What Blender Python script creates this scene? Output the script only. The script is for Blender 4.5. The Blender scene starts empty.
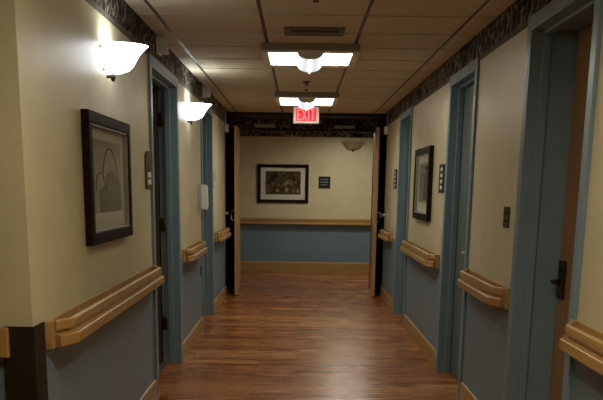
import bpy, bmesh, math, random
from mathutils import Vector, Matrix
random.seed(7)
S = bpy.context.scene
COL = S.collection
L, R, HC = -1.0, 1.18, 2.49          # corridor wall planes and ceiling height
HB = 2.315                            # bottom of the wallpaper border
HW = 0.885                            # wainscot / upper wall split (behind the handrail)

# ------------------------------------------------------------------ materials
def nodes(name):
    m = bpy.data.materials.new(name); m.use_nodes = True
    nt = m.node_tree
    return m, nt, nt.nodes['Principled BSDF']
def mapping(nt, scale=(1, 1, 1), rot=(0, 0, 0)):
    tc = nt.nodes.new('ShaderNodeTexCoord'); mp = nt.nodes.new('ShaderNodeMapping')
    mp.inputs['Scale'].default_value = scale; mp.inputs['Rotation'].default_value = rot
    nt.links.new(tc.outputs['Object'], mp.inputs['Vector']); return mp.outputs['Vector']
def ramp(nt, fac, stops):
    r = nt.nodes.new('ShaderNodeValToRGB')
    while len(r.color_ramp.elements) > 1: r.color_ramp.elements.remove(r.color_ramp.elements[0])
    r.color_ramp.elements[0].position = stops[0][0]; r.color_ramp.elements[0].color = (*stops[0][1], 1)
    for p, c in stops[1:]:
        e = r.color_ramp.elements.new(p); e.color = (*c, 1)
    nt.links.new(fac, r.inputs['Fac']); return r.outputs['Color']
def noise(nt, vec, scale, detail=4, dist=0.0):
    n = nt.nodes.new('ShaderNodeTexNoise'); n.inputs['Scale'].default_value = scale
    n.inputs['Detail'].default_value = detail; n.inputs['Distortion'].default_value = dist
    nt.links.new(vec, n.inputs['Vector']); return n.outputs['Fac']
def bump(nt, b, h, strength, dist=0.002):
    n = nt.nodes.new('ShaderNodeBump'); n.inputs['Strength'].default_value = strength
    n.inputs['Distance'].default_value = dist
    nt.links.new(h, n.inputs['Height']); nt.links.new(n.outputs['Normal'], b.inputs['Normal'])
def mix(nt, fac, a, b_, mode='MIX'):
    n = nt.nodes.new('ShaderNodeMix'); n.data_type = 'RGBA'; n.blend_type = mode
    if isinstance(fac, (int, float)): n.inputs[0].default_value = fac
    else: nt.links.new(fac, n.inputs[0])
    for i, v in ((6, a), (7, b_)):
        if isinstance(v, tuple): n.inputs[i].default_value = (*v, 1)
        else: nt.links.new(v, n.inputs[i])
    return n.outputs[2]
def plain(name, col, rough=0.5, metal=0.0, var=0.06, scale=9, bstr=0.0, spec=0.5):
    m, nt, b = nodes(name)
    v = mapping(nt); f = noise(nt, v, scale)
    c = ramp(nt, f, [(0.3, tuple(x * (1 - var) for x in col)), (0.7, tuple(min(1, x * (1 + var)) for x in col))])
    nt.links.new(c, b.inputs['Base Color'])
    b.inputs['Roughness'].default_value = rough; b.inputs['Metallic'].default_value = metal
    b.inputs['Specular IOR Level'].default_value = spec
    if bstr: bump(nt, b, noise(nt, v, 180, 2), bstr, 0.001)
    return m
def emit(name, col, strength):
    m, nt, b = nodes(name)
    v = mapping(nt); f = noise(nt, v, 14, 2)
    c = ramp(nt, f, [(0.3, tuple(x * .97 for x in col)), (0.7, col)])
    nt.links.new(c, b.inputs['Emission Color']); b.inputs['Emission Strength'].default_value = strength
    b.inputs['Base Color'].default_value = (*col, 1); b.inputs['Roughness'].default_value = .4
    return m
def wood(name, dark, light, axis='Y', rough=0.4, gs=26):
    m, nt, b = nodes(name)
    sc = {'X': (.06, 1, 1), 'Y': (1, .06, 1), 'Z': (1, 1, .06)}[axis]
    v = mapping(nt, sc); f = noise(nt, v, gs, 6, .6)
    c = ramp(nt, f, [(0.28, dark), (0.5, tuple((a + d) / 2 for a, d in zip(dark, light))), (0.72, light)])
    nt.links.new(c, b.inputs['Base Color']); b.inputs['Roughness'].default_value = rough
    return m

M = {}
M['cream'] = plain('cream_wallcovering', (.63, .56, .36), .42, var=.05, scale=5, bstr=.25)
M['blue'] = plain('blue_grey_wainscot', (.15, .235, .30), .40, var=.05, scale=6, bstr=.25)
M['teal'] = plain('blue_grey_frame_paint', (.20, .295, .36), .36, var=.04)
M['slab'] = plain('grey_green_door_paint', (.10, .135, .13), .45, var=.05)
M['oak'] = wood('oak_rail', (.34, .19, .058), (.50, .31, .11), 'Y', .38)
M['oakx'] = wood('oak_rail_across', (.34, .19, .058), (.50, .31, .11), 'X', .38)
M['oakbase'] = wood('oak_baseboard', (.31, .19, .06), (.44, .28, .10), 'Y', .4)
M['oakbasex'] = wood('oak_baseboard_across', (.31, .19, .06), (.44, .28, .10), 'X', .4)
M['doorwood'] = wood('oak_door', (.27, .15, .055), (.38, .22, .09), 'Z', .42, 18)
M['leaf'] = wood('oak_fire_door', (.44, .23, .09), (.58, .34, .15), 'Z', .4, 18)
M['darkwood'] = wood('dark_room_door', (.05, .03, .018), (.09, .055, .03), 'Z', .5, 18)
M['brown'] = plain('dark_brown_vinyl', (.028, .017, .009), .6, var=.15, spec=.25)
M['darkpaint_shade'] = plain('near_black_brown_paint_and_shade', (.012, .008, .006), .6, var=.2)  # dark soffit and jamb paint; on the recess walls it stands in for shadow
M['mahog'] = plain('dark_mahogany_frame', (.016, .006, .005), .6, var=.3, scale=30, spec=.1)
M['silver'] = plain('silver_frame_lip', (.45, .43, .40), .3, .7)
M['mat'] = plain('pale_picture_mat', (.72, .69, .60), .8)
M['greymat'] = plain('grey_beige_picture_mat', (.58, .55, .46), .8)
M['bronze'] = plain('aged_bronze', (.035, .02, .01), .4, .2, var=.2, spec=.3)
M['brassy'] = plain('brass_brown_plate', (.10, .062, .025), .6, 0, var=.2, spec=.15)
M['signdark'] = plain('dark_sign_plastic', (.014, .017, .016), .6, spec=.2)
M['white'] = plain('white_plastic', (.72, .72, .68), .4)
M['dots'] = plain('white_sign_dots', (.85, .88, .9), .3)
M['greytext'] = plain('grey_sign_lettering', (.12, .17, .19), .5)
M['gplastic'] = plain('grey_plastic', (.42, .43, .42), .4)
M['steel'] = plain('brushed_steel', (.5, .5, .5), .3, .9)
M['fixt'] = plain('light_fixture_housing', (.80, .74, .62), .5)
M['fixdark'] = plain('fixture_dark_body', (.30, .25, .18), .6)
M['vent'] = plain('brown_vent_metal', (.10, .07, .045), .5)
M['black'] = plain('black_void', (.006, .005, .005), .7)
M['grid'] = plain('ceiling_grid_metal', (.05, .037, .023), .45, .0)
M['lit'] = emit('lit_diffuser', (1, .93, .76), 19)
M['lit_near'] = emit('lit_diffuser_warm', (1, .87, .62), 30)
M['lit_cross'] = emit('lit_diffuser_cool', (1, .94, .78), 36)
M['basket'] = emit('perforated_basket', (.80, .86, .90), .75)
M['lamp'] = emit('sconce_lit_glass', (.90, .96, 1), 6.0)
M['slit'] = emit('lamp_slit', (.97, 1, 1), 4.0)
M['unlit'] = plain('unlit_glass_bowl', (.36, .30, .20), .35)
M['exitface'] = emit('exit_sign_backlit_face', (.62, .52, .42), .55)
M['exitfield'] = emit('exit_sign_red_field', (.72, .012, .03), .95)
M['exitred'] = emit('exit_sign_letters', (1, .20, .22), 1.0)

def mat_ceiling():
    m, nt, b = nodes('mineral_ceiling_tile')
    v = mapping(nt); f = noise(nt, v, 3.0, 3); g = noise(nt, v, 90, 3)
    c = ramp(nt, f, [(.3, (.62, .54, .39)), (.7, (.72, .63, .46))])
    c = mix(nt, .5, c, ramp(nt, g, [(.35, (.52, .45, .32)), (.55, (.72, .63, .46))]))
    nt.links.new(c, b.inputs['Base Color']); b.inputs['Roughness'].default_value = .85
    bump(nt, b, g, .5, .002); return m
M['ceil'] = mat_ceiling()

def mat_floor():
    m, nt, b = nodes('reddish_wood_plank_floor')
    v = mapping(nt)
    br = nt.nodes.new('ShaderNodeTexBrick')
    br.inputs['Scale'].default_value = 1; br.inputs['Brick Width'].default_value = .92
    br.inputs['Row Height'].default_value = .115; br.inputs['Mortar Size'].default_value = .0016
    br.inputs['Mortar Smooth'].default_value = .3; br.offset = .37; br.offset_frequency = 2
    br.inputs['Color1'].default_value = (.0, .0, .0, 1); br.inputs['Color2'].default_value = (1, 1, 1, 1)
    br.inputs['Mortar'].default_value = (.5, .5, .5, 1)
    nt.links.new(v, br.inputs['Vector'])
    pl = ramp(nt, br.outputs['Color'], [(0, (.22, .068, .016)), (.35, (.29, .10, .026)), (.7, (.36, .135, .038)), (1, (.48, .215, .072))])
    v2 = mapping(nt, (.09, 1, 1)); g = noise(nt, v2, 34, 6, .4)
    gr = ramp(nt, g, [(.30, (.72, .66, .60)), (.47, (.94, .92, .9)), (.57, (1.05, 1.05, 1.05)), (.70, (1.4, 1.5, 1.6))])
    c = mix(nt, 1, pl, gr, 'MULTIPLY')
    c = mix(nt, br.outputs['Fac'], c, (.09, .035, .015))
    nt.links.new(c, b.inputs['Base Color'])
    rr = nt.nodes.new('ShaderNodeMapRange'); nt.links.new(g, rr.inputs['Value'])
    rr.inputs['To Min'].default_value = .20; rr.inputs['To Max'].default_value = .34
    nt.links.new(rr.outputs['Result'], b.inputs['Roughness'])
    b.inputs['Specular IOR Level'].default_value = .5
    bump(nt, b, br.outputs['Fac'], -.25, .001)
    return m
M['floor'] = mat_floor()

def mat_border():
    """dark leaf-patterned wallpaper border"""
    m, nt, b = nodes('leaf_pattern_border')
    v = mapping(nt, (.75, .75, .55)); vo = nt.nodes.new('ShaderNodeTexVoronoi'); vo.inputs['Scale'].default_value = 12
    vo.feature = 'SMOOTH_F1'; vo.inputs['Smoothness'].default_value = .3
    w = noise(nt, mapping(nt), 14, 3, 1.5)
    ad = nt.nodes.new('ShaderNodeVectorMath'); ad.operation = 'ADD'
    cm = nt.nodes.new('ShaderNodeVectorMath'); cm.operation = 'SCALE'; cm.inputs['Scale'].default_value = .06
    nt.links.new(w, cm.inputs[0]); nt.links.new(v, ad.inputs[0]); nt.links.new(cm.outputs[0], ad.inputs[1])
    nt.links.new(ad.outputs[0], vo.inputs['Vector'])
    c1 = ramp(nt, vo.outputs['Distance'], [(.15, (.022, .017, .013)), (.28, (.06, .046, .034)), (.36, (.44, .38, .30)), (.45, (.06, .046, .034)), (.56, (.022, .017, .013)), (.64, (.36, .31, .24)), (.74, (.03, .02, .015))])
    c2 = ramp(nt, noise(nt, v, 9, 4, 1), [(.38, (.30, .28, .27)), (.6, (1.15, 1.12, 1.1))])
    nt.links.new(mix(nt, 1, c1, c2, 'MULTIPLY'), b.inputs['Base Color'])
    b.inputs['Roughness'].default_value = .75; b.inputs['Specular IOR Level'].default_value = .12
    return m
M['border'] = mat_border()
M['borderband'] = plain('grey_brown_border_band', (.15, .125, .10), .7, var=.2, scale=20, spec=.15)

def mat_glass():
    m, nt, b = nodes('picture_glass')
    out = nt.nodes['Material Output']; nt.nodes.remove(b)
    t = nt.nodes.new('ShaderNodeBsdfTransparent'); g = nt.nodes.new('ShaderNodeBsdfGlossy')
    g.inputs['Roughness'].default_value = .06; mx = nt.nodes.new('ShaderNodeMixShader')
    lw = nt.nodes.new('ShaderNodeLayerWeight'); lw.inputs['Blend'].default_value = .5
    pw = nt.nodes.new('ShaderNodeMath'); pw.operation = 'POWER'; pw.inputs[1].default_value = 5
    ma = nt.nodes.new('ShaderNodeMath'); ma.operation = 'MULTIPLY_ADD'; ma.inputs[1].default_value = .3; ma.inputs[2].default_value = .03
    nt.links.new(lw.outputs['Facing'], pw.inputs[0]); nt.links.new(pw.outputs[0], ma.inputs[0])
    nt.links.new(ma.outputs[0], mx.inputs[0]); nt.links.new(t.outputs[0], mx.inputs[1]); nt.links.new(g.outputs[0], mx.inputs[2])
    nt.links.new(mx.outputs[0], out.inputs['Surface']); return m
M['glass'] = mat_glass()

def mat_print(name, stops, scale, det=5, dist=2.0):
    m, nt, b = nodes(name)
    f = noise(nt, mapping(nt), scale, det, dist)
    nt.links.new(ramp(nt, f, stops), b.inputs['Base Color']); b.inputs['Roughness'].default_value = .8; b.inputs['Specular IOR Level'].default_value = .08
    return m
M['print_sketch'] = mat_print('faded_sketch_print', [(.3, (.26, .235, .18)), (.7, (.34, .31, .245))], 5)
M['sketchshade'] = mat_print('sketch_shadow_tone', [(.3, (.028, .022, .014)), (.7, (.06, .05, .032))], 8)
M['sketchline'] = plain('sketch_line', (.03, .025, .018), .8, spec=.08)
M['still'] = mat_print('dark_still_life', [(.32, (.018, .013, .008)), (.5, (.07, .05, .025)), (.62, (.16, .12, .06)), (.75, (.10, .075, .04))], 9)
M['cremeblob'] = mat_print('still_life_pale', [(.3, (.24, .19, .11)), (.7, (.44, .38, .26))], 20)
M['yellowblob'] = mat_print('still_life_ochre', [(.3, (.16, .11, .04)), (.7, (.32, .24, .10))], 20)
M['redblob'] = mat_print('still_life_russet', [(.3, (.10, .045, .02)), (.7, (.2, .11, .05))], 20)

# ------------------------------------------------------------------ mesh helpers
class MB:
    def __init__(s): s.bm = bmesh.new(); s.mats = []
    def mi(s, m):
        if m not in s.mats: s.mats.append(m)
        return s.mats.index(m)
    def faces(s, vs, fs, m, smooth=False):
        k = s.mi(m); v = [s.bm.verts.new(p) for p in vs]
        for f in fs:
            try: q = s.bm.faces.new([v[i] for i in f])
            except ValueError: continue
            q.material_index = k; q.smooth = smooth
        return s
    def box(s, x0, x1, y0, y1, z0, z1, m, bev=0):
        x0, x1 = sorted((x0, x1)); y0, y1 = sorted((y0, y1)); z0, z1 = sorted((z0, z1))
        t = bmesh.new()
        vs = [t.verts.new(p) for p in [(x0, y0, z0), (x1, y0, z0), (x1, y1, z0), (x0, y1, z0), (x0, y0, z1), (x1, y0, z1), (x1, y1, z1), (x0, y1, z1)]]
        for f in [(3, 2, 1, 0), (4, 5, 6, 7), (0, 1, 5, 4), (1, 2, 6, 5), (2, 3, 7, 6), (3, 0, 4, 7)]: t.faces.new([vs[i] for i in f])
        if bev: bmesh.ops.bevel(t, geom=t.edges[:], offset=bev, segments=2, affect='EDGES', profile=.6)
        s.merge(t, m); return s
    def merge(s, t, m, smooth=False, mat=None):
        k = s.mi(m); t.verts.index_update(); mp = [s.bm.verts.new(mat @ v.co if mat else v.co) for v in t.verts]
        for f in t.faces:
            q = s.bm.faces.new([mp[v.index] for v in f.verts]); q.material_index = k; q.smooth = smooth or f.smooth
        t.free()
    def tube(s, pts, r, m, n=10, caps=True):
        pts = [Vector(p) for p in pts]; rings = []
        rs = r if isinstance(r, (list, tuple)) else [r] * len(pts)
        up = None
        for i, p in enumerate(pts):
            d = (pts[min(i + 1, len(pts) - 1)] - pts[max(i - 1, 0)]).normalized()
            a = Vector((0, 0, 1)) if abs(d.z) < .9 else Vector((1, 0, 0))
            u = d.cross(a).normalized(); w = d.cross(u).normalized()
            rings.append([p + (u * math.cos(2 * math.pi * k / n) + w * math.sin(2 * math.pi * k / n)) * rs[i] for k in range(n)])
        vs = [v for q in rings for v in q]; fs = []
        for i in range(len(pts) - 1):
            for k in range(n): fs.append((i * n + k, i * n + (k + 1) % n, (i + 1) * n + (k + 1) % n, (i + 1) * n + k))
        if caps: fs.append(tuple(range(n - 1, -1, -1))); fs.append(tuple((len(pts) - 1) * n + k for k in range(n)))
        return s.faces(vs, fs, m, True)
    def prism(s, poly, fn, d0, d1, m, smooth=False):
        """extrude a 2D polygon; fn(a, b, d) -> 3D point"""
        n = len(poly); vs = [fn(a, b, d0) for a, b in poly] + [fn(a, b, d1) for a, b in poly]
        fs = [tuple(range(n - 1, -1, -1)), tuple(range(n, 2 * n))] + [(i, (i + 1) % n, n + (i + 1) % n, n + i) for i in range(n)]
        s.faces(vs, fs, m)
        return s
    def build(s, name, parent=None, loc=None):
        me = bpy.data.meshes.new(name)
        bmesh.ops.recalc_face_normals(s.bm, faces=s.bm.faces[:])
        if loc is not None: bmesh.ops.translate(s.bm, vec=-Vector(loc), verts=s.bm.verts[:])
        s.bm.to_mesh(me); s.bm.free()
        for m in s.mats: me.materials.append(M[m])
        o = bpy.data.objects.new(name, me); COL.objects.link(o)
        if loc is not None: o.location = loc
        if parent is not None:
            o.parent = parent; o.matrix_parent_inverse = Matrix.Translation(-parent.location)
        return o
def thing(name, label, cat, loc, group=None):
    o = bpy.data.objects.new(name, None); o.empty_display_size = .1; COL.objects.link(o); o.location = loc
    o['label'] = label; o['category'] = cat
    if group: o['group'] = group
    return o
def tag(o, label, cat, group=None):
    o['label'] = label; o['category'] = cat
    if group: o['group'] = group
    return o
def struct(o): o['kind'] = 'structure'; return o
def sempty(name, loc):
    o = bpy.data.objects.new(name, None); o.empty_display_size = .1; COL.objects.link(o); o.location = loc
    return struct(o)

# ------------------------------------------------------------------ room shell
YE = 14.9; YH = 12.42                 # end wall, fire door header
struct(MB().box(-3.4, 3.4, -3.2, YE + .1, -.06, 0, 'floor').build('floor'))

def tiles(mb, xs, ys, x0, x1, y0, y1, holes=()):
    g = .017
    for a, b in zip(xs, xs[1:]):
        for c, d in zip(ys, ys[1:]):
            p, q, r, t = max(a, x0), min(b, x1), max(c, y0), min(d, y1)
            if q - p < .03 or t - r < .03: continue
            mb.box(p + .011, q - .011, r + g, t - g, HC, HC + .02, 'ceil', .004)
xs = [-.24 + .63 * k for k in range(-6, 7)]
ys = [4.66 + .575 * k for k in range(-14, 14)]
cb = MB()
tiles(cb, xs, ys, -3.3, R, -3.1, 3.06); tiles(cb, xs, ys, L, R, 3.06, 11.75)
cb.box(-3.4, R + .2, -3.2, 3.2, HC + .012, HC + .06, 'grid'); cb.box(L - .2, R + .2, 3.2, 12.5, HC + .012, HC + .06, 'grid')
cb.box(-1.16, 1.32, 11.75, YH + .02, 2.452, HC + .03, 'darkpaint_shade')       # low soffit before the fire doors
cb.box(-3.4, 3.4, YH, YE + .1, HC + .003, HC + .06, 'ceil')
ceiling = struct(cb.build('ceiling'))
gb = MB()
for x in xs:
    if x < L or x > R: 
        if x < R: gb.box(x - .012, x + .012, -3.1, 3.05, HC + .005, HC + .0125, 'grid')
    else: gb.box(x - .012, x + .012, -3.1, 11.75, HC + .004, HC + .0125, 'grid')
for y in ys:
    if -3.1 < y < 3.05: gb.box(-3.3, R, y - .012, y + .012, HC + .006, HC + .0125, 'grid')
    elif 3.05 < y < 11.75: gb.box(L, R, y - .012, y + .012, HC + .006, HC + .0125, 'grid')
gb.build('ceiling_grid', ceiling)

def wallseg(mb, X, s, y0, y1, zlo=0, T=.14):
    """corridor wall piece on plane X, s=+1 faces +x ; stacked wainscot, wallcovering, border"""
    xo = X - s * T
    if zlo < HW: mb.box(X, xo, y0, y1, 0, HW, 'blue')
    if zlo < HB: mb.box(X, xo, y0, y1, max(HW, zlo), HB, 'cream')
    mb.box(X + s * .002, xo, y0, y1, HB, HB + .032, 'borderband')
    mb.box(X + s * .0015, xo, y0, y1, HB + .032, HC + .02, 'border')
def wall(name, X, s, y0, y1, ops):
    mb = MB(); y = y0
    for a, b, h in ops:
        wallseg(mb, X, s, y, a)
        # piece above the opening
        xo = X - s * .14
        mb.box(X, xo, a, b, h, HB, 'cream'); mb.box(X + s * .002, xo, a, b, HB, HB + .032, 'borderband'); mb.box(X + s * .0015, xo, a, b, HB + .032, HC + .02, 'border')
        y = b
    wallseg(mb, X, s, y, y1)
    return struct(mb.build(name))
OL1, OL2 = (5.70, 6.88, 2.275), (8.60, 9.57, 2.275)
OR1, OR2, OR3 = (8.97, 9.88, 2.275), (5.75, 6.67, 2.285), (3.47, 4.43, 2.295)
wall('wall_left', L, 1, 3.06, 11.38, [OL1, OL2])
wall('wall_right', R, -1, -3.1, 11.5, [OR3, OR2, OR1])
# front-facing wall at the left corner, and the lounge side behind it
mb = MB()
mb.box(-3.4, L - .1401, 3.06, 3.2, 0, HW, 'blue'); mb.box(-3.4, L - .1401, 3.06, 3.2, HW, HB, 'cream')
mb.box(-3.4, L - .1401, 3.058, 3.2, HB, HB + .032, 'borderband'); mb.box(-3.4, L - .1401, 3.0585, 3.2, HB + .032, HC + .02, 'border')
struct(mb.build('wall_front_left'))
mb = MB(); mb.box(-3.5, -3.38, -3.2, 3.2, 0, HW, 'blue'); mb.box(-3.5, -3.38, -3.2, 3.2, HW, HC + .03, 'cream'); struct(mb.build('wall_side'))
mb = MB(); mb.box(-3.5, R + .2, -3.3, -3.18, 0, HW, 'blue'); mb.box(-3.5, R + .2, -3.3, -3.18, HW, HC + .03, 'cream'); struct(mb.build('wall_back'))
# end wall of the crossing
mb = MB(); y0, y1 = YE, YE + .12
mb.box(-3.4, 3.4, y0, y1, 0, HW, 'blue'); mb.box(-3.4, 3.4, y0, y1, HW, 2.355, 'cream')
mb.box(-3.4, 3.4, y0 - .0015, y1, 2.355, HC + .02, 'border'); struct(mb.build('wall_end'))
mb = MB()
for s in (-1, 1):
    mb.box(s * 3.4, s * 3.52, YH, YE + .12, 0, HW, 'blue'); mb.box(s * 3.4, s * 3.52, YH, YE + .12, HW, HC + .03, 'cream')
mb.box(-3.52, -1.16, YH + .0, YH + .12, 0, HC + .03, 'cream'); mb.box(1.32, 3.52, YH, YH + .12, 0, HC + .03, 'cream')
struct(mb.build('wall_crossing'))
# recess beside the fire doors, header and jambs
mb = MB()
mb.box(-1.16, -1.06, 11.38, YH, 0, HC + .02, 'darkpaint_shade'); mb.box(1.22, 1.32, 11.5, YH, 0, HC + .02, 'darkpaint_shade')  # recess walls near black: the shadow behind the leaves is put into the colour
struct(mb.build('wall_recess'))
mb = MB()
mb.box(-1.16, 1.32, YH, YH + .12, 2.318, HC + .02, 'border')
struct(mb.build('wall_header'))
mb = MB()
mb.box(-1.16, -.90, YH - .03, YH + .15, 0, 2.318, 'darkpaint_shade', .004); mb.box(1.09, 1.32, YH - .03, YH + .15, 0, 2.318, 'darkpaint_shade', .004)
mb.box(-.90, 1.09, YH - .02, YH + .14, 2.290, 2.318, 'darkpaint_shade', .003)
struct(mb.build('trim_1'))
# dark room behind the open door
mb = MB()
mb.box(-3.0, -2.9, 5.3, 7.4, 0, HC, 'cream'); mb.box(-2.9, L - .14, 5.2, 5.3, 0, HC, 'cream'); mb.box(-2.9, L - .14, 7.4, 7.5, 0, HC, 'cream')
mb.box(-3.0, L - .14, 5.2, 7.5, HC, HC + .05, 'cream')
struct(mb.build('wall_room'))

# baseboards
def base(name, X, s, segs):
    mb = MB()
    for a, b in segs:
        prof = [(0, 0), (.014, 0), (.014, .125), (.009, .142), (0, .148)]
        mb.prism(prof, lambda p, z, d: (X + s * p, d, z), a, b, 'oakbase')
    return struct(mb.build(name))
base('baseboard_left', L, 1, [(3.20, 5.65), (6.93, 8.55), (9.62, 11.38)])
base('baseboard_right', R, -1, [(-3.1, 3.41), (4.49, 5.69), (6.73, 8.91), (9.94, 11.5)])
mb = MB(); mb.prism([(0, 0), (.014, 0), (.014, .15), (.009, .168), (0, .175)], lambda p, z, d: (d, YE - p, z), -3.4, 3.4, 'oakbasex'); struct(mb.build('baseboard_end'))
mb = MB(); mb.prism([(0, 0), (.014, 0), (.014, .125), (0, .148)], lambda p, z, d: (d, 3.06 - p, z), -3.38, -1.12, 'oakbasex'); struct(mb.build('baseboard_front_left'))

# ------------------------------------------------------------------ door sets
def casing(par, X, s, a, b, h, depth, cw=.05):
    """s = direction into the corridor; jamb lining goes 'depth' behind the wall plane"""
    mb = MB(); pr = .018; xf = X + s * pr; xb = X - s * depth
    for y0, y1 in ((a - cw, a), (b, b + cw)): mb.box(X, xf, y0, y1, 0, h + cw, 'teal', .003)
    mb.box(X, xf, a, b, h, h + cw, 'teal', .003)
    j = .022
    for y0, y1 in ((a - .001, a + j), (b - j, b + .001)): mb.box(xf - s * .002, xb, y0, y1, 0, h - .001, 'teal', .002)
    mb.box(xf - s * .002, xb, a + j, b - j, h - j, h - .001, 'teal', .002)
    # stop: raised strip on the lining
    x0, x1 = X - s * .045, X - s * .085
    for y0, y1 in ((a + j, a + j + .018), (b - j - .018, b - j)): mb.box(x0, x1, y0, y1, 0, h - j - .002, 'teal', .003)
    mb.box(x0, x1, a + j + .018, b - j - .018, h - j - .018, h - j, 'teal', .003)
    return mb.build('door_frame', par)
def hinge(par, x, y, z):
    mb = MB(); mb.box(x - .018, x + .018, y - .006, y + .003, z - .055, z + .055, 'bronze', .002)
    mb.tube([(x + .02, y - .008, z - .055), (x + .02, y - .008, z + .055)], .008, 'bronze'); return mb.build('hinge', par)
def lever(par, X, s, y, z, d, m='bronze', plate=(.055, .19)):
    """door furniture on plane X facing s, lever running in y direction d"""
    e = MB(); e.box(X, X + s * .014, y - plate[0] / 2, y + plate[0] / 2, z - plate[1] / 2, z + plate[1] / 2, m, .005)
    e = e.build('lock_plate', par)
    mb = MB(); mb.tube([(X + s * .010, y, z - .01), (X + s * .045, y, z - .01), (X + s * .058, y + d * .008, z - .01), (X + s * .062, y + d * .03, z - .01), (X + s * .060, y + d * .12, z - .016)], [.013, .011, .011, .0105, .008], m)
    mb.build('door_handle', e)
    mb = MB(); mb.tube([(X + s * .012, y, z + .055), (X + s * .024, y, z + .055)], .014, m); mb.build('lock_cylinder', e)

# left 1: open door into dark room
d1 = sempty('door_1', (L, 6.29, 0)); casing(d1, L, 1, *OL1, .14)
mb = MB(); mb.box(L - .14 - 1.06, L - .15, 6.82, 6.862, .01, 2.24, 'darkwood', .002); mb.build('door_slab', d1)
for z in (.35, 1.17, 2.0): hinge(d1, L - .125, 6.85, z)
mb = MB(); mb.box(L - .15, L - .105, 5.725, 6.855, .001, .008, 'steel', .002); mb.build('threshold', d1)
# left 2
d2 = sempty('door_2', (L, 9.08, 0)); casing(d2, L, 1, *OL2, .14)
mb = MB(); mb.box(L - .135, L - .090, 8.624, 9.546, .006, 2.25, 'slab', .003); mb.build('door_slab', d2)
lever(d2, L - .090, 1, 8.73, 1.0, 1)
# right 1 (far)
d3 = sempty('door_3', (R, 9.42, 0)); casing(d3, R, -1, *OR1, .14)
mb = MB(); mb.box(R + .088, R + .132, 8.994, 9.856, .006, 2.25, 'slab', .003); mb.build('door_slab', d3)
lever(d3, R + .088, -1, 9.10, 1.0, 1)
# right 2
d4 = sempty('door_4', (R, 6.26, 0)); casing(d4, R, -1, *OR2, .14)
mb = MB(); mb.box(R + .090, R + .135, 5.774, 6.646, .006, 2.26, 'slab', .003); mb.build('door_slab', d4)
lever(d4, R + .090, -1, 5.98, 1.045, 1, 'steel', (.06, .16))
# right 3 (near, deep recess with oak door)
d5 = sempty('door_5', (R, 3.99, 0)); casing(d5, R, -1, *OR3, .225)
mb = MB(); mb.box(R + .218, R + .262, 3.494, 4.406, .006, 2.27, 'doorwood', .003); mb.build('door_slab', d5)
lever(d5, R + .218, -1, 4.33, 1.025, -1, 'bronze', (.10, .20))
mb = MB()
for y0, y1 in ((3.33, 3.469), (4.431, 4.57)): mb.box(R + .14, R + .30, y0, y1, 0, HC, 'cream')
mb.box(R + .263, R + .30, 3.469, 4.431, 0, HC, 'cream'); struct(mb.build('wall_closet'))

# fire doors: held open, away from the camera
def fire_leaf(name, x0, x1, hx, label_side):
    e = sempty(name, ((x0 + x1) / 2, YH - .05, 0))
    y0, y1 = 11.40, YH - .045
    mb = MB()
    vs = [(x0, y0), (x1, y0), (x1 + hx, y1), (x0 + hx, y1)]
    mb.faces([(x, y, z) for z in (.012, 2.285) for x, y in vs], [(3, 2, 1, 0), (4, 5, 6, 7), (0, 1, 5, 4), (1, 2, 6, 5), (2, 3, 7, 6), (3, 0, 4, 7)], 'leaf')
    mb.build('door_slab', e)
    s = -1 if label_side == 'L' else 1        # handle on the side facing the wall
    xs_ = x0 if s < 0 else x1
    mb = MB(); mb.tube([(xs_, y0 + .05, 1.03), (xs_ + s * .045, y0 + .05, 1.04), (xs_ + s * .05, y0 + .05, 1.10), (xs_ + s * .045, y0 + .05, 1.16), (xs_, y0 + .05, 1.17)], .008, 'steel')
    mb.build('door_handle', e)
    for z in (.3, 1.15, 2.0):
        mb = MB(); mb.tube([((x0 + x1) / 2 + hx, y1 + .006, z - .05), ((x0 + x1) / 2 + hx, y1 + .006, z + .05)], .009, 'bronze'); mb.build('hinge', e)
    return e
e = fire_leaf('door_6', -.878, -.833, -.035, 'L')
f = fire_leaf('door_7', 1.028, 1.073, .06, 'R')
def closer(par, xa, xb):
    mb = MB(); mb.box(xa, xb, YH - .055, YH, 2.335, 2.378, 'gplastic', .006); c = mb.build('door_closer', par)
    mb = MB(); hx = -.86 if xa < 0 else 1.06; x = xa if xa < 0 else xb
    mb.tube([(x + (.03 if xa < 0 else -.03), YH - .03, 2.335), (x + (.03 if xa < 0 else -.03), YH - .03, 2.320), (hx, YH - .28, 2.305), (hx, YH - .28, 2.284)], .008, 'bronze'); mb.build('closer_arm', c)
closer(e, -.66, -.36); closer(f, .50, .80)

# ------------------------------------------------------------------ handrails
def sweep(mb, path, prof, m):
    """path: list of 2D plan points, prof: closed list of (offset to the left of travel, z)"""
    P = [Vector(p) for p in path]; n = len(prof); rings = []
    for i, p in enumerate(P):
        d0 = (P[i] - P[i - 1]).normalized() if i else (P[1] - P[0]).normalized()
        d1 = (P[i + 1] - P[i]).normalized() if i < len(P) - 1 else d0
        n0 = Vector((-d0.y, d0.x)); n1 = Vector((-d1.y, d1.x)); mm = (n0 + n1).normalized(); k = 1 / max(.3, mm.dot(n0))
        rings.append([(p.x + mm.x * k * o, p.y + mm.y * k * o, z) for o, z in prof])
    vs = [v for r in rings for v in r]; fs = []
    for i in range(len(P) - 1):
        for k in range(n): fs.append((i * n + k, i * n + (k + 1) % n, (i + 1) * n + (k + 1) % n, (i + 1) * n + k))
    fs += [tuple(range(n)), tuple((len(P) - 1) * n + k for k in range(n))]
    mb.faces(vs, fs, m)
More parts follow.
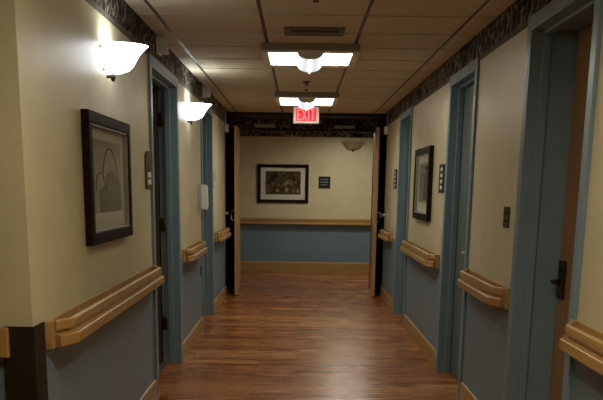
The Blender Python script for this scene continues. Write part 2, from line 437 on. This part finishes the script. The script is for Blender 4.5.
def handrail(label, to3, a, b, m, ends=(True, True), zt=.95):
    """to3(u, p) -> (x, y) ; u along wall, p projection"""
    c = to3((a + b) / 2, 0)
    t = thing('handrail', label, 'handrail', (c[0], c[1], zt - .12), 'oak handrails along the walls')
    base_p = .055
    path = ([(a + .012, .012), (a + .10, base_p)] if ends[0] else [(a, base_p)]) + ([(b - .10, base_p), (b - .012, .012)] if ends[1] else [(b, base_p)])
    def mk(prof, name):
        mb = MB(); sgn = 1
        P = [Vector(p) for p in path]
        pts = []
        for i, p in enumerate(P):
            d0 = (P[i] - P[i - 1]).normalized() if i else (P[1] - P[0]).normalized()
            d1 = (P[i + 1] - P[i]).normalized() if i < len(P) - 1 else d0
            n0 = Vector((-d0.y, d0.x)); n1 = Vector((-d1.y, d1.x)); mm = (n0 + n1).normalized(); k = 1 / max(.3, mm.dot(n0))
            row = []
            for o, z in prof:
                q = p + mm * k * o
                x, y = to3(q.x, max(q.y, .001)); row.append((x, y, z))
            pts.append(row)
        n = len(prof); vs = [v for r in pts for v in r]; fs = []
        for i in range(len(P) - 1):
            for k in range(n): fs.append((i * n + k, i * n + (k + 1) % n, (i + 1) * n + (k + 1) % n, (i + 1) * n + k))
        fs += [tuple(range(n)), tuple((len(P) - 1) * n + k for k in range(n))]
        mb.faces(vs, fs, m); return mb.build(name, t)
    z = zt
    mk([(.008, z - .045), (.008, z - .004), (.011, z), (.024, z), (.029, z - .004), (.030, z - .018), (.030, z - .036), (.027, z - .042)], 'upper_rail')
    mk([(-.052, z - .058), (-.052, z - .045), (.016, z - .045), (.016, z - .058)], 'rail_core')
    mk([(-.012, z - .107), (-.012, z - .058), (.043, z - .058), (.047, z - .062), (.048, z - .100), (.043, z - .107)], 'lower_rail')
    for k, e in enumerate(ends):
        u0 = (a - .035, a + .018) if k == 0 else (b - .018, b + .035)
        mb = MB(); (xa, ya), (xb, yb) = to3(u0[0], .0005), to3(u0[1], .030)
        if e: mb.box(xa, xb, ya, yb, z - .112, z + .002, m, .004); mb.build('end_block', t)
    mb = MB(); (xa, ya), (xb, yb) = to3(a + .018 * ends[0], .0006), to3(b - .018 * ends[1], .010)
    mb.box(xa, xb, ya, yb, z - .100, z - .001, m, .002); mb.build('back_board', t)
    # wall brackets
    u = a + .35
    while u < b - .2:
        mb = MB(); (xa, ya), (xb, yb) = to3(u, .010), to3(u + .05, .054)
        mb.box(xa, xb, ya, yb, z - .100, z - .062, m, .003); mb.build('wall_bracket', t); u += .8
    return t
toL = lambda u, p: (L + p, u)
toR = lambda u, p: (R - p, u)
toE = lambda u, p: (u, YE - p)
toF = lambda u, p: (u, 3.06 - p)
handrail('oak handrail below the sketch picture, nearest on the left wall', toL, 3.235, 5.60, 'oak')
handrail('short oak handrail between the two left doorways', toL, 7.12, 8.30, 'oak')
handrail('farthest oak handrail on the left wall, next to the fire door', toL, 9.88, 11.15, 'oak')
handrail('far oak handrail at the right, between last doorway and fire door', toR, 10.38, 11.30, 'oak')
handrail('oak handrail below the framed picture on the right wall', toR, 6.88, 8.86, 'oak')
handrail('oak handrail under the bronze light switch on the right', toR, 4.545, 5.64, 'oak')
handrail('nearest oak handrail, at the right edge beside the wooden door', toR, 1.6, 3.40, 'oak')
handrail('long oak handrail crossing the end wall beyond the fire doors', toE, -3.3, 3.3, 'oakx', (False, False))
handrail('oak handrail end at the left edge, left of the brown corner guard', toF, -2.9, -1.125, 'oakx')

# corner guard
mb = MB()
mb.box(L - .112, L + .006, 3.052, 3.0595, 0, .955, 'brown', .002); mb.box(L + .0005, L + .006, 3.0595, 3.185, 0, .955, 'brown', .002)
tag(mb.build('corner_guard'), 'dark brown corner guard on the nearest left wall corner', 'corner guard')

# ------------------------------------------------------------------ pictures
def picture(label, to, u0, u1, z0, z1, fw, dep, matw, printer, group='framed pictures on the walls', liner=True, matm='mat'):
    """to(u, p, z) -> 3D"""
    c = to((u0 + u1) / 2, 0, z0); t = thing('framed_picture', label, 'picture', c, group)
    def bx(mb, a, b, c0, c1, p0, p1, m, bev=0):
        A = to(a, p0, c0); B = to(b, p1, c1); mb.box(A[0], B[0], A[1], B[1], A[2], B[2], m, bev)
    mb = MB()
    bx(mb, u0, u1, z1 - fw, z1, .001, dep, 'mahog', .006); bx(mb, u0, u1, z0, z0 + fw, .001, dep, 'mahog', .006)
    bx(mb, u0, u0 + fw, z0 + fw, z1 - fw, .001, dep, 'mahog', .006); bx(mb, u1 - fw, u1, z0 + fw, z1 - fw, .001, dep, 'mahog', .006)
    mb.build('frame', t)
    a, b, c0, c1 = u0 + fw, u1 - fw, z0 + fw, z1 - fw
    if liner:
        mb = MB(); l = .008; q = dep * .8
        bx(mb, a, b, c1 - l, c1, .004, q, 'silver', .001); bx(mb, a, b, c0, c0 + l, .004, q, 'silver', .001)
        bx(mb, a, a + l, c0 + l, c1 - l, .004, q, 'silver', .001); bx(mb, b - l, b, c0 + l, c1 - l, .004, q, 'silver', .001)
        mb.build('frame_lip', t)
    mb = MB(); bx(mb, a, b, c0, c1, .002, .008, matm); mb.build('picture_mat', t)
    mb = MB(); printer(mb, bx, a + matw, b - matw, c0 + matw * 1.05, c1 - matw * .75); mb.build('print', t)
    mb = MB(); bx(mb, a + .009, b - .009, c0 + .009, c1 - .009, dep * .5, dep * .5 + .002, 'glass'); mb.build('glass_pane', t)
    return t
def to_l(u, p, z): return (L + p, u, z)
def to_r(u, p, z): return (R - p, u, z)
def to_e(u, p, z): return (u, YE - p, z)
def blob(mb, to, u, z, ru, rz, p, m, n=20, wob=.12, flat=0):
    vs = []
    for k in range(n):
        a = 2 * math.pi * k / n; r = 1 + random.uniform(-wob, wob)
        vs.append((u + ru * r * math.cos(a), z + rz * r * (max(math.sin(a), -.35) if flat else math.sin(a))))
    mb.prism(vs, lambda a, b, d: to(a, d, b), .0085, p, m)
def arc(mb, to, u, z, ru, rz, w, p, m, a0=0, a1=math.pi, n=22):
    out = [(u + (ru) * math.cos(a0 + (a1 - a0) * k / n), z + rz * math.sin(a0 + (a1 - a0) * k / n)) for k in range(n + 1)]
    inn = [(u + (ru - w) * math.cos(a0 + (a1 - a0) * k / n), z + (rz - w) * math.sin(a0 + (a1 - a0) * k / n)) for k in range(n + 1)]
    for k in range(n):
        mb.prism([out[k], out[k + 1], inn[k + 1], inn[k]], lambda a, b, d: to(a, d, b), .0085, p, m)
def pr_sketch(mb, bx, a, b, c0, c1):
    bx(mb, a, b, c0, c1, .008, .010, 'print_sketch')
    w = b - a; h = c1 - c0; to = to_l
    mb.prism([(a + w * .22, c0 + .005), (b - w * .04, c0 + .005), (b - w * .06, c0 + h * .42), (b - w * .25, c0 + h * .50), (b - w * .42, c0 + h * .52), (a + w * .42, c0 + h * .40), (a + w * .20, c0 + h * .30)], lambda p, q, d: to(p, d, q), .0085, .011, 'sketchshade')
    blob(mb, to, a + w * .62, c0 + h * .42, w * .19, h * .17, .012, 'sketchshade', 24, .05)
    arc(mb, to, a + w * .58, c0 + h * .45, w * .26, h * .46, .008, .013, 'sketchline')
    arc(mb, to, a + w * .25, c0 + h * .30, w * .16, h * .26, .006, .013, 'sketchline')
def pr_right(mb, bx, a, b, c0, c1):
    bx(mb, a, b, c0, c1, .008, .010, 'print_sketch')
    w = b - a; h = c1 - c0; to = to_r
    mb.prism([(a + w * .05, c0 + h * .06), (a + w * .5, c0 + h * .06), (a + w * .5, c0 + h * .5), (a + w * .35, c0 + h * .9), (a + w * .1, c0 + h * .95)], lambda p, q, d: to(p, d, q), .0085, .011, 'sketchshade')
    arc(mb, to, a + w * .62, c0 + h * .35, w * .2, h * .4, .008, .013, 'sketchline')
def pr_still(mb, bx, a, b, c0, c1):
    bx(mb, a, b, c0, c1, .008, .010, 'still')
    w = b - a; h = c1 - c0; to = to_e
    rnd = random.Random(5)
    L_ = [(.60, .20, .07, .13, 'cremeblob'), (.92, .14, .05, .09, 'cremeblob'), (.34, .16, .05, .10, 'cremeblob'), (.10, .30, .08, .18, 'redblob'), (.62, .52, .06, .09, 'cremeblob'), (.72, .48, .05, .08, 'yellowblob'),
          (.55, .46, .05, .10, 'yellowblob'), (.46, .36, .06, .14, 'redblob'), (.22, .36, .04, .10, 'redblob'), (.78, .26, .07, .14, 'redblob'), (.86, .52, .03, .05, 'cremeblob'), (.05, .62, .02, .14, 'redblob')]
    for k in range(26): L_.append((rnd.uniform(.05, .95), rnd.uniform(.08, .48), rnd.uniform(.015, .04), rnd.uniform(.03, .08), rnd.choice(['redblob', 'yellowblob', 'redblob', 'cremeblob'])))
    for u, z, ru, rz, m in L_:
        blob(mb, to, a + w * u, c0 + h * z, w * ru * .8, h * rz * .8, .0115 + random.uniform(0, .001), m, 16, .16)
picture('dark framed sketch of a tall arch on the left wall below the nearest sconce', to_l, 3.885, 4.82, 1.20, 1.82, .055, .040, .085, pr_sketch, matm='greymat')
picture('dark framed grey print on the right wall between two doorways', to_r, 7.42, 8.36, 1.20, 1.86, .06, .040, .10, pr_right)
picture('dark framed still life with pale mat on the end wall', to_e, -.735, .168, 1.22, 1.885, .055, .035, .085, pr_still, liner=False)

# ------------------------------------------------------------------ sconces
def sconce(label, to, u, z, lit, W=.14, Pj=.215, group='bowl wall sconces'):
    """to(u, p, z); bowl hangs on wall with its rim at z"""
    c = to(u, 0, z - .14); t = thing('wall_sconce', label, 'wall lamp', c, group)
    H = .138
    prof = [(1.0, 0), (.97, -.03), (.89, -.14), (.79, -.31), (.71, -.50), (.64, -.70), (.54, -.86), (.36, -.96), (.18, -.99), (.02, -1.0)]
    def shell(off):
        vs = []; n = 24
        for r, h in prof:
            for k in range(n + 1):
                a = math.pi * k / n; rr = max(r - off, .005)
                vs.append(to(u + W * rr * math.cos(a), .004 + Pj * rr * math.sin(a), z + H * h + (off * .08 if h < -.5 else 0)))
        fs = []
        for i in range(len(prof) - 1):
            for k in range(n): fs.append((i * (n + 1) + k, i * (n + 1) + k + 1, (i + 1) * (n + 1) + k + 1, (i + 1) * (n + 1) + k))
        return vs, fs, n
    mb = MB(); m = 'lamp' if lit else 'unlit'
    v1, f1, n = shell(0); v2, f2, _ = shell(.03); k0 = len(v1)
    fs = f1 + [tuple(i + k0 for i in f) for f in f2] + [(k, k + 1, k0 + k + 1, k0 + k) for k in range(n)]
    mb.faces(v1 + v2, fs, m, True); mb.build('glass_shade', t)
    mb = MB(); A = to(u - .075, .0005, z - .13); B = to(u + .075, .012, z - .02); mb.box(A[0], B[0], A[1], B[1], A[2], B[2], 'steel', .004); mb.build('back_plate', t)
    mb = MB()
    mb.tube([to(u, .001, z - H - .012), to(u, .03, z - H - .012), to(u, .034, z - H + .004)], .009, 'bronze'); mb.tube([to(u, .032, z - H - .036), to(u, .032, z - H - .020), to(u, .032, z - H - .004)], [.006, .014, .016], 'bronze'); mb.build('finial_bracket', t)
    for d in (-1, 1):
        mb = MB(); p = to(u + d * W * .90, .012, z - .02); q = to(u + d * W * .99, .02, z - .02)
        mb.tube([to(u + d * W * .93, .0005, z - .022), to(u + d * W * .93, .012, z - .022)], .007, 'steel'); mb.build('shade_screw', t)
    return t
sconce('glowing white bowl sconce above the sketch picture, nearest on the left wall', to_l, 4.45, 2.18, True)
sconce('glowing white bowl sconce between the two left doorways', to_l, 7.60, 2.195, True)
sconce('unlit beige bowl sconce high on the end wall', to_e, .94, 2.285, False, .215, .22)

# ------------------------------------------------------------------ ceiling fixtures
def luminaire(label, x0, x1, y0, y1, drop=.06, lit='lit'):
    t = thing('ceiling_light', label, 'ceiling light', ((x0 + x1) / 2, (y0 + y1) / 2, HC), 'square ceiling lights')
    cx = (x0 + x1) / 2; zb = HC - drop; w = .055; ws = .052
    mb = MB()   # housing ring around lit panels
    mb.box(x0, x1, y0, y1, zb + .012, HC - .0005, 'fixdark', .003)
    mb.box(x0, x1, y0, y0 + w, zb, zb + .012, 'fixt', .002); mb.box(x0, x1, y1 - w * 2.4, y1, zb, zb + .012, 'fixt', .002)
    mb.box(x0, x0 + ws, y0 + w, y1 - 2.4 * w, zb, zb + .012, 'fixt', .002); mb.box(x1 - ws, x1, y0 + w, y1 - 2.4 * w, zb, zb + .012, 'fixt', .002)
    mb.build('housing', t)
    bw = .095
    for a, b in ((x0 + ws, cx - bw), (cx + bw, x1 - ws)):
        mb = MB(); mb.box(a + .001, b - .001, y0 + w + .001, y1 - 2.4 * w - .001, zb + .003, zb + .010, lit); mb.build('diffuser', t)
    # hanging basket
    n = 14; dr = .05
    pts = [(cx + bw * math.cos(math.pi + math.pi * k / n), zb + .004 + dr * math.sin(math.pi + math.pi * k / n)) for k in range(n + 1)]
    ya, yb = y0 + w * .5, y1 - w * 1.5
    vs = [(x, ya, z) for x, z in pts] + [(x, yb, z) for x, z in pts]
    mb = MB(); mb.faces(vs, [(k, k + 1, n + 2 + k, n + 1 + k) for k in range(n)], 'basket', True); bk = mb.build('basket', t)
    for y in (ya, yb):
        mb = MB(); mb.prism(pts, lambda a, b, d: (a, d, b), y - .002, y + .002, 'fixt'); mb.build('end_cap', bk)
    mb = MB(); mb.box(cx - .006, cx + .006, ya + .01, yb + .004, zb - dr + .002, zb - dr - .004, 'slit', .001); mb.build('lamp_slit', bk)
    return t
luminaire('square ceiling light with central basket, just beyond the air vent', -.285, .425, 6.20, 6.98)
luminaire('square ceiling light with central basket, just before the exit sign', -.275, .42, 9.26, 10.20)
luminaire('square ceiling light with central basket, above the near corridor', -.275, .42, 1.9, 2.7, lit='lit_near')
luminaire('square ceiling light in the cross hall beyond the fire doors', .50, 1.15, 13.2, 13.9, lit='lit_cross')

# exit sign
t = thing('exit_sign', 'illuminated red EXIT sign hanging from the ceiling before the fire doors', 'exit sign', (.11, 10.6, HC))
ex0, ex1, ez0, ez1 = -.085, .241, 2.262, 2.468
mb = MB(); mb.box(ex0, ex1, 10.60, 10.65, ez0, ez1, 'gplastic', .006); hs = mb.build('housing', t)
mb = MB(); mb.box(-.005, .165, 10.605, 10.645, ez1, HC - .0005, 'gplastic', .004); mb.build('canopy', t)
mb = MB(); mb.box(ex0 + .008, ex1 - .008, 10.594, 10.60, ez0 + .008, ez1 - .008, 'exitface'); fc = mb.build('face_panel', t)
mb = MB(); mb.box(ex0 + .036, ex1 - .036, 10.591, 10.594, ez0 + .028, ez1 - .024, 'exitfield'); mb.build('red_field', fc)
mb = MB(); yl = (10.587, 10.5915); za, zb_ = ez0 + .040, ez1 - .036; h = zb_ - za; sw = .013
def st(x, y, a, b): mb.box(x, y, yl[0], yl[1], a, b, 'exitred')
X0 = ex0 + .052
st(X0, X0 + sw, za, zb_); st(X0 + sw, X0 + .045, za, za + sw); st(X0 + sw, X0 + .045, zb_ - sw, zb_); st(X0 + sw, X0 + .038, za + h / 2 - sw / 2, za + h / 2 + sw / 2)
X1 = X0 + .062
for a, b in ((0, .05), (.05, 0)):
    mb.faces([(X1 + a - .008, y, za) for y in yl] + [(X1 + a + .008, y, za) for y in yl] + [(X1 + b - .008, y, zb_) for y in yl] + [(X1 + b + .008, y, zb_) for y in yl],
             [(0, 2, 6, 4), (1, 5, 7, 3), (0, 1, 3, 2), (4, 6, 7, 5), (0, 4, 5, 1), (2, 3, 7, 6)], 'exitred')
X2 = X1 + .072; st(X2, X2 + sw, za, zb_)
X3 = X2 + .030; st(X3, X3 + .052, zb_ - sw, zb_); st(X3 + .02, X3 + .02 + sw, za, zb_ - sw)
mb.build('exit_letters', fc)

# vent and sprinklers
t = thing('air_vent', 'brown rectangular slot air vent in the ceiling', 'vent', (.085, 5.72, HC))
mb = MB(); x0, x1, y0, y1 = -.11, .285, 5.60, 5.87
for a in ((x0, x1, y0, y0 + .05), (x0, x1, y1 - .05, y1), (x0, x0 + .04, y0 + .05, y1 - .05), (x1 - .04, x1, y0 + .05, y1 - .05)): mb.box(*a, HC - .009, HC - .0005, 'vent', .002)
mb.build('vent_frame', t)
mb = MB(); mb.box(x0 + .04, x1 - .04, y0 + .051, y0 + .15, HC - .006, HC - .001, 'black'); mb.build('vent_opening', t)
for k in range(1):
    mb = MB(); y = y0 + .15; mb.box(x0 + .04, x1 - .04, y, y + .07, HC - .007, HC - .001, 'vent', .001); mb.build('vent_slat', t)
def sprinkler(label, x, y, drop):
    t = thing('sprinkler_head', label, 'sprinkler', (x, y, HC), 'ceiling sprinkler heads')
    mb = MB(); mb.tube([(x, y, HC - .0005), (x, y, HC - .010)], [.04, .034], 'bronze', 18); mb.build('escutcheon', t)
    mb = MB(); mb.tube([(x, y, HC - .008), (x, y, HC - drop * .45)], .010, 'bronze')
    for d in (-1, 1): mb.tube([(x + d * .008, y, HC - drop * .4), (x + d * .018, y, HC - drop * .65), (x + d * .004, y, HC - drop * .92)], .003, 'bronze', 6)
    mb.build('sprinkler_body', t)
    mb = MB(); mb.tube([(x, y, HC - drop * .9), (x, y, HC - drop)], .016, 'bronze', 12); mb.build('deflector', t)
sprinkler('small bronze sprinkler head in front of the far ceiling light', .06, 8.35, .085)
sprinkler('sprinkler head at the top edge, before the air vent', .078, 4.66, .045)

# ------------------------------------------------------------------ wall items
def plate(name, label, cat, to, u0, u1, z0, z1, m, extra=None, dep=.008, group=None):
    t = thing(name, label, cat, to((u0 + u1) / 2, 0, z0), group)
    mb = MB(); A = to(u0, .0005, z0); B = to(u1, dep, z1); mb.box(A[0], B[0], A[1], B[1], A[2], B[2], m, .002); mb.build('plate', t)
    if extra: extra(t)
    return t
def bit(t, name, to, u0, u1, z0, z1, p0, p1, m, bev=.001):
    mb = MB(); A = to(u0, p0, z0); B = to(u1, p1, z1); mb.box(A[0], B[0], A[1], B[1], A[2], B[2], m, bev); return mb.build(name, t)
# left room sign: rounded plaque
t = thing('room_sign', 'brass brown rounded room plaque beside the open left door', 'sign', (L, 5.55, 1.465))
mb = MB(); pts = [(5.455, 1.465), (5.645, 1.465), (5.645, 1.665)] + [(5.55 + .095 * math.cos(a), 1.665 + .04 * math.sin(a)) for a in [math.pi * k / 12 for k in range(1, 12)]] + [(5.455, 1.665)]
mb.prism(pts, lambda a, b, d: (L + d, a, b), .0005, .012, 'brassy'); mb.build('plate', t)
for z in (1.49, 1.535): bit(t, 'name_insert', to_l, 5.49, 5.61, z, z + .034, .012, .014, 'white')
blobmb = MB(); blobmb.prism([(5.55 + .028 * math.cos(k * .52), 1.60 + .018 * math.sin(k * .52)) for k in range(12)], lambda a, b, d: (L + d, a, b), .012, .015, 'bronze'); blobmb.build('emblem', t)
def dots(to, u0, u1, z0, z1):
    def fn(t):
        for k in range(4):
            z = z1 - (z1 - z0) * (.17 + .215 * k); u = (u0 + u1) / 2
            mb = MB(); mb.prism([(u + .040 * math.cos(j * .5236), z + .0165 * math.sin(j * .5236)) for j in range(12)], lambda a, b, d: to(a, d, b), .008, .012, 'dots'); mb.build('number_disc', t)
    return fn
plate('room_sign', 'dark room sign with four pale discs, between picture and doorway on the right', 'sign', to_r, 6.80, 7.06, 1.455, 1.685, 'signdark', dots(to_r, 6.80, 7.06, 1.455, 1.685))
plate('room_sign', 'farthest dark room sign on the right wall, above the far handrail', 'sign', to_r, 10.12, 10.40, 1.485, 1.715, 'signdark', dots(to_r, 10.12, 10.40, 1.485, 1.715))
plate('room_sign', 'small grey room sign on the far left wall past the second doorway', 'sign', to_l, 9.82, 10.02, 1.47, 1.66, 'gplastic', lambda t: bit(t, 'name_insert', to_l, 9.85, 9.99, 1.49, 1.54, .008, .010, 'white'))
def lines(t):
    for k, (a, b) in enumerate(((.375, .51), (.375, .515), (.385, .50))): bit(t, 'lettering_line', to_e, a, b, 1.625 - k * .046, 1.643 - k * .046, .008, .0095, 'greytext', .0005)
plate('wall_sign', 'small black square sign with grey lettering right of the end wall picture', 'sign', to_e, .345, .555, 1.475, 1.685, 'signdark', lines, .008)
def sw(t):
    for z in (1.302, 1.350): bit(t, 'toggle', to_r, 4.705, 4.725, z, z + .018, .005, .018, 'brassy', .002)
plate('light_switch', 'bronze light switch plate on the right wall above a handrail', 'switch', to_r, 4.655, 4.785, 1.275, 1.392, 'bronze', sw, .006)
def ou(t):
    for z in (.60, .645): bit(t, 'socket', to_l, 8.415, 8.445, z, z + .026, .005, .007, 'black', .0005)
plate('wall_outlet', 'small dark outlet plate low on the left wall below the dispenser', 'outlet', to_l, 8.39, 8.47, .585, .69, 'bronze', ou, .006)
plate('wall_plate', 'faint cream blank plate on the end wall left of the picture', 'wall plate', to_e, -1.00, -.80, 1.56, 1.62, 'cream', None, .006)

# sanitizer dispenser
t = thing('sanitizer_dispenser', 'white wall dispenser with grey side beside the second left doorway', 'dispenser', (L, 8.40, 1.25))
mb = MB(); mb.box(L + .0005, L + .03, 8.33, 8.46, 1.255, 1.50, 'gplastic', .004); mb.build('back_plate', t)
mb = MB(); mb.prism([(.03, 1.262), (.080, 1.262), (.088, 1.30), (.082, 1.47), (.07, 1.495), (.03, 1.50)], lambda p, z, d: (L + p, d, z), 8.335, 8.455, 'white'); mb.build('cover', t)
mb = MB(); mb.tube([(L + .07, 8.395, 1.262), (L + .07, 8.395, 1.248)], .012, 'gplastic'); mb.build('nozzle', t)
# corridor dome lights above the left doors
for y, lab in ((6.05, 'pale nurse call light box above the open left door'), (8.82, 'pale nurse call light box above the second left doorway')):
    t = thing('call_light', lab, 'call light', (L, y, 2.38), 'nurse call light boxes')
    mb = MB(); mb.box(L + .003, L + .02, y - .06, y + .06, 2.375, 2.487, 'fixt', .002); mb.build('base', t)
    mb = MB(); mb.box(L + .02, L + .075, y - .052, y + .052, 2.383, 2.480, 'mat', .010); mb.build('lens', t)
# release magnets / detectors with conduit at the ends of the corridor walls
for s, X, y, lab in ((1, L, 11.31, 'small white box under a thin conduit at the left wall end'), (-1, R, 11.36, 'small white box under a thin conduit at the right wall end')):
    t = thing('release_box', lab, 'electrical box', (X, y, 2.2), 'door release boxes')
    mb = MB(); mb.box(X + s * .0025, X + s * .055, y - .03, y + .04, 2.195, 2.295, 'white', .005); mb.build('box_body', t)
    mb = MB(); mb.box(X + s * .004, X + s * .022, y - .01, y + .01, 2.295, HC - .001, 'gplastic', .003); mb.build('conduit', t)
    t = thing('door_magnet', 'small grey door holder on the ' + ('left' if s > 0 else 'right') + ' wall end at handle height', 'door holder', (X, y + .03, 1.13), 'wall mounted door holders')
    mb = MB(); mb.tube([(X + s * .0005, y + .03, 1.13), (X + s * .03, y + .03, 1.13)], .016, 'gplastic', 14); mb.build('arm', t)
    mb = MB(); mb.tube([(X + s * .03, y + .03, 1.13), (X + s * .042, y + .03, 1.13)], .026, 'steel', 16); mb.build('magnet_disc', t)

# ------------------------------------------------------------------ lights
def point(name, loc, w, col, r):
    d = bpy.data.lights.new(name, 'POINT'); d.energy = w; d.color = col; d.shadow_soft_size = r
    o = bpy.data.objects.new(name, d); COL.objects.link(o); o.location = loc
def area(name, loc, w, col, sx, sy):
    d = bpy.data.lights.new(name, 'AREA'); d.energy = w; d.color = col; d.shape = 'RECTANGLE'; d.size = sx; d.size_y = sy
    o = bpy.data.objects.new(name, d); COL.objects.link(o); o.location = loc
for y in (4.45, 7.60): point('sconce_bulb', (L + .11, y, 2.14), .8, (.86, .95, 1), .04)
W = bpy.data.worlds.new('world'); S.world = W; W.use_nodes = True
W.node_tree.nodes['Background'].inputs['Color'].default_value = (.0, .0, .0, 1)

# ------------------------------------------------------------------ camera
cam = bpy.data.cameras.new('camera'); co = bpy.data.objects.new('camera', cam); COL.objects.link(co)
Fp = 820.0; PX, PY = 296.713, 365.65
cam.sensor_fit = 'HORIZONTAL'; cam.sensor_width = 36; cam.lens = Fp * 36 / 603
cam.shift_x = (301.5 - PX) / 603; cam.shift_y = (PY - 200) / 603
Rm = Matrix(((0.999917162, -0.0128712204, 0), (0.00272549067, 0.211733217, -0.977323701), (0.0125793488, 0.977242742, 0.211750758)))
co.matrix_world = Matrix.Translation((0, 0, 1.48)) @ Rm.to_4x4()
cam.clip_start = .05; cam.clip_end = 60
S.camera = co
S.view_settings.view_transform = 'Standard'; S.view_settings.look = 'None'
S.view_settings.exposure = .15; S.view_settings.gamma = 1; S.view_settings.use_curve_mapping = False
